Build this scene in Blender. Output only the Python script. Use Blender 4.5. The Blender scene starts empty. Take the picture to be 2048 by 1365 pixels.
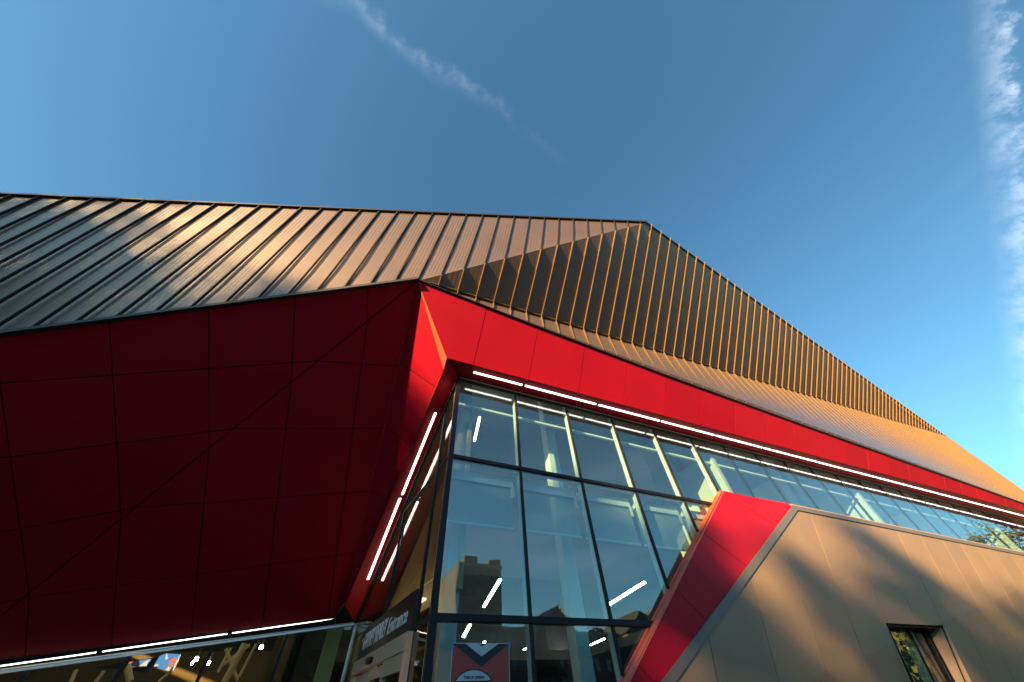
import bpy, bmesh, math, random
import numpy as np
from mathutils import Vector, Matrix

random.seed(7)
rng = np.random.default_rng(11)
SC = bpy.context.scene
COL = SC.collection

# ------------------------------------------------------------------ camera
# +X runs along the main glass wall, +Y goes into the building, +Z is up
F_PX, CX, CY_ = 648.6, 1024.0, 682.5
H_CAM = 1.6
EYE = np.array([0.0, 0.0, H_CAM])


def unit(v):
    v = np.asarray(v, float)
    return v / np.linalg.norm(v)


def _c(x, y):
    return np.array([x - CX, y - CY_, F_PX])


_up = unit(_c(986, 127))
_a = _c(3010, 1304)
_a = unit(_a - _up * (_a @ _up))
_b = np.cross(_up, _a)
RW = np.array([_a, _b, _up])          # camera (x right, y down, z forward) -> world


def ray(x, y):
    return unit(RW @ _c(x, y))


def hit(px, P, N):
    """survey helper: where the sight line to a photo point meets a known plane"""
    d = ray(*px)
    N = np.asarray(N, float)
    P = np.asarray(P, float)
    return EYE + d * (((P - EYE) @ N) / (d @ N))


def hitY(px, y):
    return hit(px, (0, y, 0), (0, 1, 0))


def hitZ(px, z):
    return hit(px, (0, 0, z), (0, 0, 1))


cam_data = bpy.data.cameras.new("camera")
cam = bpy.data.objects.new("camera", cam_data)
COL.objects.link(cam)
cols = [RW @ np.array([1, 0, 0.]), RW @ np.array([0, -1, 0.]), RW @ np.array([0, 0, -1.])]
M = Matrix.Identity(4)
for j in range(3):
    for i in range(3):
        M[i][j] = cols[j][i]
M.translation = Vector(EYE)
cam.matrix_world = M
cam_data.sensor_width = 36.0
cam_data.lens = F_PX / 2048 * 36.0
cam_data.clip_start = 0.05
cam_data.clip_end = 3000
SC.camera = cam

# ------------------------------------------------------------------ sun, sky, exposure
SUN_EL, SUN_AZ = math.radians(15), math.radians(-118)     # azimuth from +Y towards +X
SDIR = Vector((math.cos(SUN_EL) * math.sin(SUN_AZ), math.cos(SUN_EL) * math.cos(SUN_AZ), math.sin(SUN_EL)))
sd = bpy.data.lights.new("sun", 'SUN')
sd.energy = 5.0
sd.angle = math.radians(0.8)
sd.color = (1.0, 0.63, 0.27)
sun = bpy.data.objects.new("sun", sd)
COL.objects.link(sun)
sun.rotation_euler = SDIR.to_track_quat('Z', 'Y').to_euler()
sun.location = (-30, -20, 40)

world = bpy.data.worlds.new("World")
SC.world = world
world.use_nodes = True
wn, wl = world.node_tree.nodes, world.node_tree.links
wn.clear()
w_out = wn.new("ShaderNodeOutputWorld")
w_bg = wn.new("ShaderNodeBackground")
w_bg.inputs["Strength"].default_value = 0.055
sky = wn.new("ShaderNodeTexSky")
sky.sky_type = 'NISHITA'
sky.sun_disc = False
sky.sun_elevation = SUN_EL
sky.sun_rotation = SUN_AZ
sky.altitude = 200
sky.air_density = 1.0
sky.dust_density = 0.6
sky.ozone_density = 2.5
wl.new(w_bg.outputs[0], w_out.inputs[0])
w_tc = wn.new("ShaderNodeTexCoord")


def wmath(op, a, b=None, c=None, clamp=False):
    m = wn.new("ShaderNodeMath")
    m.operation = op
    m.use_clamp = clamp
    for i, v in enumerate((a, b, c)):
        if v is None:
            continue
        if isinstance(v, (int, float)):
            m.inputs[i].default_value = v
        else:
            wl.new(v, m.inputs[i])
    return m.outputs[0]


def wdot(vec):
    m = wn.new("ShaderNodeVectorMath")
    m.operation = 'DOT_PRODUCT'
    wl.new(w_tc.outputs["Generated"], m.inputs[0])
    m.inputs[1].default_value = tuple(vec)
    return m.outputs["Value"]


def wramp(v, lo, hi):
    m = wn.new("ShaderNodeMapRange")
    m.interpolation_type = 'SMOOTHSTEP'
    m.inputs["From Min"].default_value = lo
    m.inputs["From Max"].default_value = hi
    wl.new(v, m.inputs["Value"])
    return m.outputs[0]


def wnoise(scale, detail, rough, vec=None):
    n_ = wn.new("ShaderNodeTexNoise")
    n_.inputs["Scale"].default_value = scale
    n_.inputs["Detail"].default_value = detail
    n_.inputs["Roughness"].default_value = rough
    wl.new(vec if vec else w_tc.outputs["Generated"], n_.inputs["Vector"])
    return n_.outputs["Fac"]


def contrail(p0, p1, width, skew, fade0, fade1, strength, scale, warp):
    """streak of ice cloud along a great circle of the sky between two directions"""
    d0, d1 = ray(*p0), ray(*p1)
    nrm = unit(np.cross(d0, d1))
    t = unit(d1 - d0 * (d0 @ d1))
    cross = wdot(nrm)
    along = wdot(t)
    fine = wnoise(scale * 0.9, 12, 0.68)
    lowf = wnoise(3.1, 3, 0.5)
    mid_ = wnoise(scale * 0.45, 4, 0.55)
    c = wmath('ADD', cross, wmath('MULTIPLY', wmath('SUBTRACT', lowf, 0.5), warp))
    c = wmath('ADD', c, wmath('MULTIPLY', wmath('SUBTRACT', fine, 0.5), width * 2.6))
    a = wramp(c, -width * 1.1, -width * 1.1 + width * skew)
    b = wramp(c, width * 1.6, -width * 0.5)
    body = wmath('MULTIPLY', a, b)
    tex = wmath('MULTIPLY', wramp(fine, 0.25, 0.75), wmath('ADD', 0.35, wmath('MULTIPLY', wramp(mid_, 0.32, 0.68), 0.9)))
    m = wmath('MULTIPLY', body, tex)
    m = wmath('MULTIPLY', m, wramp(wdot(unit(d0 + d1)), 0.2, 0.35))
    m = wmath('MULTIPLY', m, wramp(along, *fade0))
    m = wmath('MULTIPLY', m, wramp(along, *fade1))
    return wmath('MULTIPLY', m, strength)


c_right = contrail((1986, 20), (2045, 640), 0.018, 0.8, (-0.6, -0.3), (0.98, 0.5), 0.32, 40, 0.015)
c_mid = contrail((775, 55), (1020, 235), 0.019, 1.6, (-0.3, 0.0), (0.55, 0.0), 0.16, 24, 0.15)
# thin streaked cloud low behind the camera (seen mirrored in the glass)
dz = wdot((0, 0, 1))
low = wmath('MULTIPLY', wramp(dz, 0.02, 0.12), wramp(dz, 0.75, 0.4))
behind = wramp(wdot((0.25, -0.97, 0)), 0.2, 0.7)
mp = wn.new("ShaderNodeMapping")
mp.inputs["Scale"].default_value = (2.2, 2.2, 12)
wl.new(w_tc.outputs["Generated"], mp.inputs["Vector"])
streak = wramp(wnoise(1.6, 8, 0.6, mp.outputs[0]), 0.42, 0.72)
c_low = wmath('MULTIPLY', wmath('MULTIPLY', low, behind), wmath('MULTIPLY', streak, 0.10))
tot = wmath('ADD', wmath('ADD', c_right, c_mid), c_low, clamp=True)
wmix = wn.new("ShaderNodeMix")
wmix.data_type = 'RGBA'
wl.new(tot, wmix.inputs["Factor"])
tint = wn.new("ShaderNodeMix")
tint.data_type = 'RGBA'
tint.blend_type = 'MULTIPLY'
tint.inputs["Factor"].default_value = 1.0
tint.inputs["B"].default_value = (0.77, 1.17, 1.15, 1)      # clear, slightly cyan autumn air
wl.new(sky.outputs[0], tint.inputs["A"])
wl.new(tint.outputs["Result"], wmix.inputs["A"])
wmix.inputs["B"].default_value = (6.5, 7.2, 8.0, 1)
wl.new(wmix.outputs["Result"], w_bg.inputs["Color"])

SC.view_settings.view_transform = 'Standard'
SC.view_settings.look = 'None'
SC.view_settings.exposure = 2.07
SC.view_settings.gamma = 1.0
SC.cycles.max_bounces = 10
SC.cycles.transparent_max_bounces = 24
SC.cycles.sample_clamp_indirect = 6
SC.cycles.caustics_reflective = False
SC.cycles.caustics_refractive = False


# ------------------------------------------------------------------ materials
def mat(name, col, rough=0.5, metal=0.0, var=0.0, vscale=3.0, bump=0.0, bscale=200.0,
        emit=None, estr=0.0, spec=0.5, grain=0.0, stretch=None, coat=0.0):
    m = bpy.data.materials.new(name)
    m.use_nodes = True
    nt = m.node_tree
    p = nt.nodes["Principled BSDF"]
    p.inputs["Base Color"].default_value = (*col, 1)
    p.inputs["Roughness"].default_value = rough
    p.inputs["Metallic"].default_value = metal
    p.inputs["Specular IOR Level"].default_value = spec
    if coat:
        p.inputs["Coat Weight"].default_value = coat
        p.inputs["Coat Roughness"].default_value = 0.25
    tc = nt.nodes.new("ShaderNodeTexCoord")
    src = tc.outputs["Object"]
    if stretch:
        mp_ = nt.nodes.new("ShaderNodeMapping")
        mp_.inputs["Scale"].default_value = stretch
        nt.links.new(src, mp_.inputs["Vector"])
        src = mp_.outputs[0]
    if var:
        nz = nt.nodes.new("ShaderNodeTexNoise")
        nz.inputs["Scale"].default_value = vscale
        nz.inputs["Detail"].default_value = 6
        nt.links.new(src, nz.inputs["Vector"])
        fac = nz.outputs["Fac"]
        if grain:
            n2 = nt.nodes.new("ShaderNodeTexNoise")
            n2.inputs["Scale"].default_value = 90
            n2.inputs["Detail"].default_value = 3
            nt.links.new(src, n2.inputs["Vector"])
            mx = nt.nodes.new("ShaderNodeMix")
            mx.inputs["Factor"].default_value = grain
            nt.links.new(fac, mx.inputs["A"])
            nt.links.new(n2.outputs["Fac"], mx.inputs["B"])
            fac = mx.outputs["Result"]
        r = nt.nodes.new("ShaderNodeValToRGB")
        r.color_ramp.elements[0].position = 0.3
        r.color_ramp.elements[1].position = 0.7
        r.color_ramp.elements[0].color = (*[c * (1 - var) for c in col], 1)
        r.color_ramp.elements[1].color = (*[min(1, c * (1 + var)) for c in col], 1)
        nt.links.new(fac, r.inputs[0])
        nt.links.new(r.outputs[0], p.inputs["Base Color"])
        rr = nt.nodes.new("ShaderNodeMapRange")
        rr.inputs["To Min"].default_value = max(0, rough - 0.06)
        rr.inputs["To Max"].default_value = min(1, rough + 0.06)
        nt.links.new(nz.outputs["Fac"], rr.inputs["Value"])
        nt.links.new(rr.outputs[0], p.inputs["Roughness"])
    if bump:
        nb = nt.nodes.new("ShaderNodeTexNoise")
        nb.inputs["Scale"].default_value = bscale
        nb.inputs["Detail"].default_value = 4
        nt.links.new(src, nb.inputs["Vector"])
        bp = nt.nodes.new("ShaderNodeBump")
        bp.inputs["Strength"].default_value = bump
        bp.inputs["Distance"].default_value = 0.01
        nt.links.new(nb.outputs["Fac"], bp.inputs["Height"])
        nt.links.new(bp.outputs[0], p.inputs["Normal"])
    if emit:
        p.inputs["Emission Color"].default_value = (*emit, 1)
        p.inputs["Emission Strength"].default_value = estr
    return m


def glass_mat(name, tint, refl0, refl_tint=(1, 1, 1), rough=0.0):
    """coated architectural glass: fresnel mix of clear (tinted) and mirror"""
    m = bpy.data.materials.new(name)
    m.use_nodes = True
    nt = m.node_tree
    nt.nodes.clear()
    o = nt.nodes.new("ShaderNodeOutputMaterial")
    tr = nt.nodes.new("ShaderNodeBsdfTransparent")
    tr.inputs[0].default_value = (*tint, 1)
    gl = nt.nodes.new("ShaderNodeBsdfGlossy")
    gl.inputs["Roughness"].default_value = rough
    gl.inputs["Color"].default_value = (*refl_tint, 1)
    # Schlick term from the angle of view, the same on both faces of the sheet
    ge = nt.nodes.new("ShaderNodeNewGeometry")
    dt = nt.nodes.new("ShaderNodeVectorMath")
    dt.operation = 'DOT_PRODUCT'
    nt.links.new(ge.outputs["Incoming"], dt.inputs[0])
    nt.links.new(ge.outputs["Normal"], dt.inputs[1])

    def mth(op, a_, b_):
        q_ = nt.nodes.new("ShaderNodeMath")
        q_.operation = op
        for i_, v_ in enumerate((a_, b_)):
            if v_ is None:
                continue
            if isinstance(v_, (int, float)):
                q_.inputs[i_].default_value = v_
            else:
                nt.links.new(v_, q_.inputs[i_])
        return q_.outputs[0]

    sch = mth('POWER', mth('SUBTRACT', 1.0, mth('ABSOLUTE', dt.outputs["Value"], None)), 5.0)
    mr = nt.nodes.new("ShaderNodeMapRange")
    mr.inputs["To Min"].default_value = refl0
    mr.inputs["To Max"].default_value = 0.8
    nt.links.new(sch, mr.inputs["Value"])
    mx = nt.nodes.new("ShaderNodeMixShader")
    nt.links.new(mr.outputs[0], mx.inputs[0])
    nt.links.new(tr.outputs[0], mx.inputs[1])
    nt.links.new(gl.outputs[0], mx.inputs[2])
    nt.links.new(mx.outputs[0], o.inputs[0])
    # gentle waviness of the sheet
    tc = nt.nodes.new("ShaderNodeTexCoord")
    nz = nt.nodes.new("ShaderNodeTexNoise")
    nz.inputs["Scale"].default_value = 0.9
    nz.inputs["Detail"].default_value = 2
    nt.links.new(tc.outputs["Object"], nz.inputs["Vector"])
    bp = nt.nodes.new("ShaderNodeBump")
    bp.inputs["Strength"].default_value = 0.08
    bp.inputs["Distance"].default_value = 0.03
    nt.links.new(nz.outputs["Fac"], bp.inputs["Height"])
    nt.links.new(bp.outputs[0], gl.inputs["Normal"])
    return m


RED = mat("red_panel", (0.4000, 0.0056, 0.0240), 0.52, 0.0, spec=0.18, var=0.07, vscale=0.7, bump=0.10, bscale=1.4)
RED2 = mat("red_panel_b", (0.3720, 0.0048, 0.0224), 0.48, 0.0, spec=0.18, var=0.07, vscale=0.7, bump=0.12, bscale=1.7)
RED3 = mat("red_panel_c", (0.4240, 0.0064, 0.0256), 0.56, 0.0, spec=0.18, var=0.07, vscale=0.7, bump=0.08, bscale=1.1)
RED_SUNLIT = mat("red_sunlit", (0.5280, 0.1040, 0.0520), 0.35)  # red panels in raking sun: the sheen is put into a paler colour
DARK = mat("joint_black", (0.012, 0.012, 0.014), 0.7)
BLACK = mat("black_frame", (0.008, 0.010, 0.016), 0.5, 0.0, spec=0.25)
ROOF = mat("bronze_metal", (0.1120, 0.0736, 0.0544), 0.55, 0.30, var=0.08, vscale=0.8, coat=1.0, bump=0.04, bscale=2.2)
ROOF.node_tree.nodes["Principled BSDF"].inputs["Coat Roughness"].default_value = 0.34
ROOF.node_tree.nodes["Principled BSDF"].inputs["Coat IOR"].default_value = 1.6
RIB = mat("bronze_rib", (0.1360, 0.0800, 0.0320), 0.5, 0.1, var=0.08, vscale=2)
RIB_SHADED = mat("bronze_rib_shaded", (0.035, 0.032, 0.03), 0.6, 0.1, spec=0.2)  # same ribs on the left roof, their shade put into a darker colour
CAP = mat("ridge_cap", (0.03, 0.03, 0.032), 0.5, 0.3)
WALLP = mat("taupe_panel", (0.305, 0.212, 0.137), 0.5, 0.15, var=0.09, vscale=1.4, bump=0.12, bscale=260, grain=0.5)
WALLP2 = mat("taupe_panel_b", (0.288, 0.200, 0.130), 0.46, 0.15, var=0.10, vscale=1.1, bump=0.12, bscale=260, grain=0.5)
TRIM = mat("grey_trim", (0.1760, 0.1640, 0.1600), 0.45, 0.3, var=0.05)
ALU = mat("pale_aluminium", (0.55, 0.55, 0.53), 0.35, 0.8)
TAN = mat("tan_door_metal", (0.62, 0.45, 0.33), 0.45, 0.2, var=0.04, vscale=2)
WHITE = mat("white_paint", (0.74, 0.75, 0.74), 0.55, var=0.03, vscale=1.5)
CEIL = mat("grey_ceiling", (0.20, 0.21, 0.23), 0.8, var=0.05)
OFFW = mat("warm_white_wall", (0.5280, 0.4960, 0.4000), 0.7, var=0.04)
FLOORM = mat("interior_floor", (0.10, 0.09, 0.08), 0.4, var=0.1)
CONC = mat("paving", (0.12, 0.105, 0.09), 0.85, var=0.18, vscale=0.8, bump=0.3, bscale=60)
LAMP = mat("lamp_white", (1, 1, 1), 0.5, emit=(1.0, 0.93, 0.80), estr=1.4)
LAMPIN = mat("lamp_warm", (1, 1, 1), 0.5, emit=(1.0, 0.88, 0.66), estr=7.2)
SIGNB = mat("sign_brown", (0.016, 0.010, 0.008), 0.5, var=0.06)
LETTER = mat("letter_silver", (0.92, 0.92, 0.90), 0.4, 0.1)
GLASS = glass_mat("main_glass", (0.80, 0.93, 0.92), 0.13, (0.86, 0.97, 1.0))
GLASSB = glass_mat("side_glass", (0.70, 0.64, 0.50), 0.06)
GLASSC = glass_mat("vestibule_glass", (0.80, 0.80, 0.66), 0.05)
GREENW = mat("green_white_paint", (0.42, 0.56, 0.48), 0.6)


def shade_mat():
    m = bpy.data.materials.new("blind_mesh")
    m.use_nodes = True
    nt = m.node_tree
    nt.nodes.clear()
    o = nt.nodes.new("ShaderNodeOutputMaterial")
    t = nt.nodes.new("ShaderNodeBsdfTransparent")
    d = nt.nodes.new("ShaderNodeBsdfDiffuse")
    d.inputs[0].default_value = (0.55, 0.62, 0.62, 1)
    tl = nt.nodes.new("ShaderNodeBsdfTranslucent")
    tl.inputs[0].default_value = (0.5, 0.55, 0.55, 1)
    a = nt.nodes.new("ShaderNodeMixShader")
    a.inputs[0].default_value = 0.35
    nt.links.new(d.outputs[0], a.inputs[1])
    nt.links.new(tl.outputs[0], a.inputs[2])
    b = nt.nodes.new("ShaderNodeMixShader")
    b.inputs[0].default_value = 0.6
    nt.links.new(t.outputs[0], b.inputs[1])
    nt.links.new(a.outputs[0], b.inputs[2])
    nt.links.new(b.outputs[0], o.inputs[0])
    return m


BLIND = shade_mat()


# ------------------------------------------------------------------ mesh helpers
class MB:
    def __init__(self):
        self.v, self.f, self.mi = [], [], []

    def face(self, pts, m=0):
        k = len(self.v)
        self.v += [tuple(map(float, p)) for p in pts]
        self.f.append(tuple(range(k, k + len(pts))))
        self.mi.append(m)

    def prism(self, pts, off, m=0, back=True):
        """polygon pts plus a copy moved by off; closed solid"""
        pts = [np.asarray(p, float) for p in pts]
        off = np.asarray(off, float)
        k = len(self.v)
        n_ = len(pts)
        self.v += [tuple(p) for p in pts] + [tuple(p + off) for p in pts]
        self.f.append(tuple(range(k + n_, k + 2 * n_)))
        self.mi.append(m)
        if back:
            self.f.append(tuple(range(k + n_ - 1, k - 1, -1)))
            self.mi.append(m)
        for i in range(n_):
            j = (i + 1) % n_
            self.f.append((k + i, k + j, k + n_ + j, k + n_ + i))
            self.mi.append(m)

    def bar(self, a, b, w, d, m=0):
        """bar from a to b; w = half-width vector, d = depth vector"""
        a, b, w, d = [np.asarray(q, float) for q in (a, b, w, d)]
        self.prism([a - w, b - w, b + w, a + w], d, m)

    def box(self, x0, x1, y0, y1, z0, z1, m=0):
        self.prism([(x0, y0, z0), (x1, y0, z0), (x1, y1, z0), (x0, y1, z0)], (0, 0, z1 - z0), m)

    def tube(self, a, b, r, n_=10, m=0, r2=None):
        a, b = np.asarray(a, float), np.asarray(b, float)
        t = unit(b - a)
        u = unit(np.cross(t, (0.3, 0.5, 0.81)))
        w = np.cross(t, u)
        r2 = r if r2 is None else r2
        k = len(self.v)
        for p, rr in ((a, r), (b, r2)):
            for i in range(n_):
                an = 2 * math.pi * i / n_
                self.v.append(tuple(p + rr * (u * math.cos(an) + w * math.sin(an))))
        for i in range(n_):
            j = (i + 1) % n_
            self.f.append((k + i, k + j, k + n_ + j, k + n_ + i))
            self.mi.append(m)
        self.f.append(tuple(range(k, k + n_)))
        self.mi.append(m)
        self.f.append(tuple(range(k + 2 * n_ - 1, k + n_ - 1, -1)))
        self.mi.append(m)

    def build(self, name, mats, parent=None, fix=True):
        me = bpy.data.meshes.new(name)
        me.from_pydata(self.v, [], self.f)
        if not isinstance(mats, (list, tuple)):
            mats = [mats]
        for q in mats:
            me.materials.append(q)
        me.polygons.foreach_set("material_index", self.mi)
        if fix and len(self.f) < 6000:
            bm = bmesh.new()
            bm.from_mesh(me)
            bmesh.ops.recalc_face_normals(bm, faces=bm.faces)
            bm.to_mesh(me)
            bm.free()
        me.update()
        o = bpy.data.objects.new(name, me)
        COL.objects.link(o)
        if parent is not None:
            o.parent = parent
        return o


def empty(name, label=None, cat=None, group=None, loc=(0, 0, 0)):
    o = bpy.data.objects.new(name, None)
    o.empty_display_size = 0.3
    COL.objects.link(o)
    o.location = loc
    if label:
        tag(o, label, cat, group)
    return o


def tag(o, label=None, cat=None, group=None, kind=None):
    if label:
        o["label"] = label
    if cat:
        o["category"] = cat
    if group:
        o["group"] = group
    if kind:
        o["kind"] = kind
    return o


def clip(poly, P, N):
    """keep the part of a 3D polygon where (p-P).N <= 0"""
    P, N = np.asarray(P, float), np.asarray(N, float)
    out = []
    for i in range(len(poly)):
        a, b = poly[i], poly[(i + 1) % len(poly)]
        da, db = (a - P) @ N, (b - P) @ N
        if da <= 0:
            out.append(a)
        if (da < 0 < db) or (db < 0 < da):
            out.append(a + (b - a) * (da / (da - db)))
    return out


def area(poly):
    if len(poly) < 3:
        return 0
    s = np.zeros(3)
    for i in range(1, len(poly) - 1):
        s += np.cross(poly[i] - poly[0], poly[i + 1] - poly[0])
    return np.linalg.norm(s) / 2


def cells(poly, cuts1, cuts2, gap):
    """cuts: ordered (P, N) planes; returns the pieces with a gap along each cut"""
    def split(ps, cuts):
        res = []
        for q in ps:
            rest = q
            for P, N in cuts:
                N = unit(N)
                P = np.asarray(P, float)
                res.append(clip(rest, P - N * gap / 2, N))
                rest = clip(rest, P + N * gap / 2, -N)
            res.append(rest)
        return [r for r in res if area(r) > 0.004]
    return split(split([[np.asarray(p, float) for p in poly]], cuts1), cuts2)


def panelled(name, poly, nrm, cuts1, cuts2, mt, parent, gap=0.022, t=0.02):
    """cladding sheets with open joints over a black backing; poly is the outer face"""
    nrm = unit(nrm)
    mb = MB()
    for c in cells(poly, cuts1, cuts2, gap):
        mb.prism([p - nrm * t for p in c], nrm * (t + random.uniform(-.002, .002)), random.choice((0, 0, 2, 3)))
    mb.prism([np.asarray(p) - nrm * (t + 0.03) for p in poly], nrm * 0.028, 1)
    return mb.build(name, [mt, DARK, RED2, RED3], parent)


def xcut(x):
    return ((x, 0, 0), (1, 0, 0))


def lerp(a, b, t):
    return np.asarray(a, float) * (1 - t) + np.asarray(b, float) * t


def arr(*a):
    return np.array(a, float)


def pnormal(a, b, c, toward):
    n_ = unit(np.cross(np.asarray(b) - a, np.asarray(c) - a))
    return n_ if n_ @ (np.asarray(toward) - a) > 0 else -n_


# ------------------------------------------------------------------ key survey points (metres)
V0 = arr(-0.18, 4.90, 9.30)       # red prow, highest point
V1 = arr(1.09, 5.91, 7.81)        # lower corner of the fascia
V2 = arr(1.11, 6.21, 7.66)
AP = arr(7.20, 1.93, 13.93)       # tip of the roof against the sky
FE = arr(40.3, 6.02, 14.45)       # far end of the fin cladding
th = math.radians(34.5)
NF = arr(0, -math.cos(th), -math.sin(th))          # outward normal of the fascia
K0 = arr(1.62, 6.50, 7.80)        # top of glass corner
KR = None
GB = arr(1.01, 13.15, 3.64)       # far end of the side glass


def on_fascia(x, z):
    return arr(x, V1[1] - (z - V1[2]) * math.sin(th) / math.cos(th), z)


F_TOP = [V0] + [on_fascia(x, z) for x, z in ((3.4, 9.15), (8.4, 8.99), (16, 8.83), (24, 8.68), (33, 8.53), (40.9, 8.42))]
F_BOT = [V1, on_fascia(40.9, 8.20)]
G = arr(0.53, 12.56, 4.01)
D2 = V0 + (arr(-5.97, 12.12, 3.44) - V0) * ((12.95 - V0[1]) / (12.12 - V0[1]))
NS2 = unit(np.cross(D2 - V0, G - V0))
if NS2[2] > 0:
    NS2 = -NS2
EAVE = V0 + (arr(-6.93, 7.35, 6.68) - V0) * 1.9
NS1 = unit(np.cross(EAVE - V0, D2 - V0))
if NS1[2] > 0:
    NS1 = -NS1


def on_plane_z(x, y, P, N):
    return arr(x, y, P[2] - ((x - P[0]) * N[0] + (y - P[1]) * N[1]) / N[2])


BLD = empty("sports_building", "angular building with bronze seamed roof, red soffit and sloping glass front", "building")

# ------------------------------------------------------------------ ground
g = MB()
g.face([(-900, -900, 0), (900, -900, 0), (900, 900, 0), (-900, 900, 0)])
tag(g.build("ground", mat("far_ground", (0.025, 0.03, 0.014), 0.95, var=0.2, vscale=0.05)), kind="structure")
g = MB()
for i in range(-12, 24):
    for j in range(-14, 8):
        x0, y0 = i * 2.4, j * 2.4 - 6
        if y0 + 2.4 > 13.0:
            continue
        g.box(x0 + 0.006, x0 + 2.394, y0 + 0.006, y0 + 2.394, 0.0, 0.012)
tag(g.build("pavement", CONC), kind="structure")
g = MB()
g.box(-120, 120, -52, -42, 0.0, 0.006)
tag(g.build("road", mat("asphalt", (0.05, 0.05, 0.052), 0.9, var=0.15)), kind="structure")

# ------------------------------------------------------------------ soffit, fascia, prow facets
s2_bl = on_plane_z(0.36, 12.95, V0, NS2)


def vcut(p, q):
    """vertical cut plane through two plan points; normal to the right of p->q"""
    d = unit(arr(q[0] - p[0], q[1] - p[1], 0))
    return (arr(p[0], p[1], 0), arr(-d[1], d[0], 0))


rows2 = [((0, y, 0), unit((0.08, 1, 0))) for y in (6.84, 8.30, 9.82, 11.36)]
j2 = [((x0, y0, 0), unit((1, -k, 0))) for x0, y0, k in
      ((-5.65, 11.74, .157), (-4.59, 10.37, .169), (-3.45, 8.95, .176), (-2.27, 7.47, .175), (-1.06, 5.96, .184))]
dgd = unit(D2 - V0)
cr2 = unit(np.cross(dgd, NS2))
if cr2 @ (G - V0) < 0:
    cr2 = -cr2
panelled("soffit", [V0 + cr2 * .011 + dgd * .03, G, s2_bl, D2 + cr2 * .011], NS2, j2, rows2, RED, BLD)
s1_bl = on_plane_z(-12.5, 12.95, V0, NS1)
dgx, dgy = D2[0] - V0[0], D2[1] - V0[1]
rows1 = []
for y in (6.84, 8.30, 9.82, 11.36, 12.9, 14.4):
    k = (y - 0.08 * V0[0] - V0[1]) / (dgy + 0.08 * dgx)
    rows1.append(((V0[0] + k * dgx, V0[1] + k * dgy, 0), unit((0.225, 1, 0))))
j1 = []
for (ex, ey), (jx, jy) in (((-9.9, 8.5), (-8.7, 13.2)), ((-8.45, 7.92), (-7.4, 12.9)), ((-7.0, 7.4), (-5.65, 11.74)), ((-5.58, 6.89), (-4.59, 10.37)), ((-4.14, 6.39), (-3.45, 8.95)),
                           ((-2.68, 5.84), (-2.27, 7.47)), ((-1.28, 5.30), (-1.06, 5.96))):
    j1.append(((ex, ey, 0), unit((1, -(jx - ex) / (jy - ey), 0))))
panelled("soffit", [V0 - cr2 * .011 + dgd * .03, D2 - cr2 * .011, s1_bl, EAVE], NS1, j1, rows1, RED, BLD)
mb = MB()
mb.bar(V0 - NS2 * .05, D2 - NS2 * .05, cr2 * .05, NS2 * .01)
mb.build("crease_backing", DARK, BLD)
# facet beside the prow, and the narrow bright sliver
NF2 = pnormal(V0, V2, G, EYE)
g2 = arr(0.56, 12.6, 3.97)
panelled("prow_facet", [V0, V2, g2, G], NF2, [], [((0, y, 0), unit((0.08, 1, 0))) for y in (6.75, 8.25, 9.78, 11.30)], RED, BLD)
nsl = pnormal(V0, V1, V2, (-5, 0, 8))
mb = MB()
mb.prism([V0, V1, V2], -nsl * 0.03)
mb.build("prow_sliver", RED_SUNLIT, BLD)
fx = [1.82 + 1.655 * k for k in range(24)]
panelled("fascia", F_TOP + F_BOT[::-1], NF, [xcut(x) for x in fx], [], RED, BLD, gap=0.017)
# level strip over the main glass, sloping strip over the side glass
NST = pnormal(V1, F_BOT[1], K0, (5, 6, 0))
KR = on_plane_z(41.0, 6.5, V1, NST)
panelled("lighting_soffit", [V1, F_BOT[1], KR, K0], NST, [xcut(x) for x in fx[::2]], [], RED, BLD, gap=0.01)
NBS = pnormal(V1, K0, GB, (-3, 6, 0))
g3 = hit((690, 1212), V1, NBS)
panelled("lighting_soffit", [V1, K0, GB, g3, V2], NBS, [], [((0, y, 0), (0, 1, 0)) for y in (8.25, 9.78, 11.30)], RED, BLD, gap=0.01)
# black reveal between the soffit and the low glass
mb = MB()
mb.prism([on_plane_z(-12.5, 12.95, V0, NS1) + arr(0, 0, -.01), D2 + arr(0, 0, -.01), s2_bl + arr(0, 0, -.01), g3 + arr(0, 0, -0.005),
          GB + arr(0, 0, -.005), arr(-12.5, 13.2, 1.86)], (0, 0, 0.05))
mb.build("black_reveal", DARK, BLD)

# ------------------------------------------------------------------ roof cladding
N3 = pnormal(V0, FE, F_TOP[-1], (10, -20, 9))
N2 = pnormal(V0, FE, AP, (10, -20, 5))
D1 = unit((0.088, -0.205, 0.975))
N1 = pnormal(V0, AP, V0 + D1, (-5, -20, 5))
RL = hit((0, 391), V0, N1)
RIDGE_L = AP + (RL - AP) * 1.5
RIB_D, RIB_W = 0.072, 0.011
XS = [0.37 + 0.545 * k for k in range(74)]
FOLD = lambda x: lerp(V0, FE, (x - V0[0]) / (FE[0] - V0[0]))
HIP = lambda x: lerp(V0, AP, (x - V0[0]) / (AP[0] - V0[0]))
TOP2 = lambda x: lerp(AP, FE, (x - AP[0]) / (FE[0] - AP[0]))


def ftop(x):
    for a, b in zip(F_TOP, F_TOP[1:]):
        if x <= b[0]:
            return lerp(a, b, (x - a[0]) / (b[0] - a[0]))
    return F_TOP[-1]


def rib(parent, a, b, nrm, ext0=0.0, ext1=0.0, d=RIB_D, w=RIB_W, mt=None):
    t = unit(b - a)
    s = unit(np.cross(t, nrm))
    m_ = MB()
    m_.bar(a - t * ext0, b + t * ext1, s * w, nrm * d)
    return m_.build("seam_rib", mt or RIB, parent)


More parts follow.
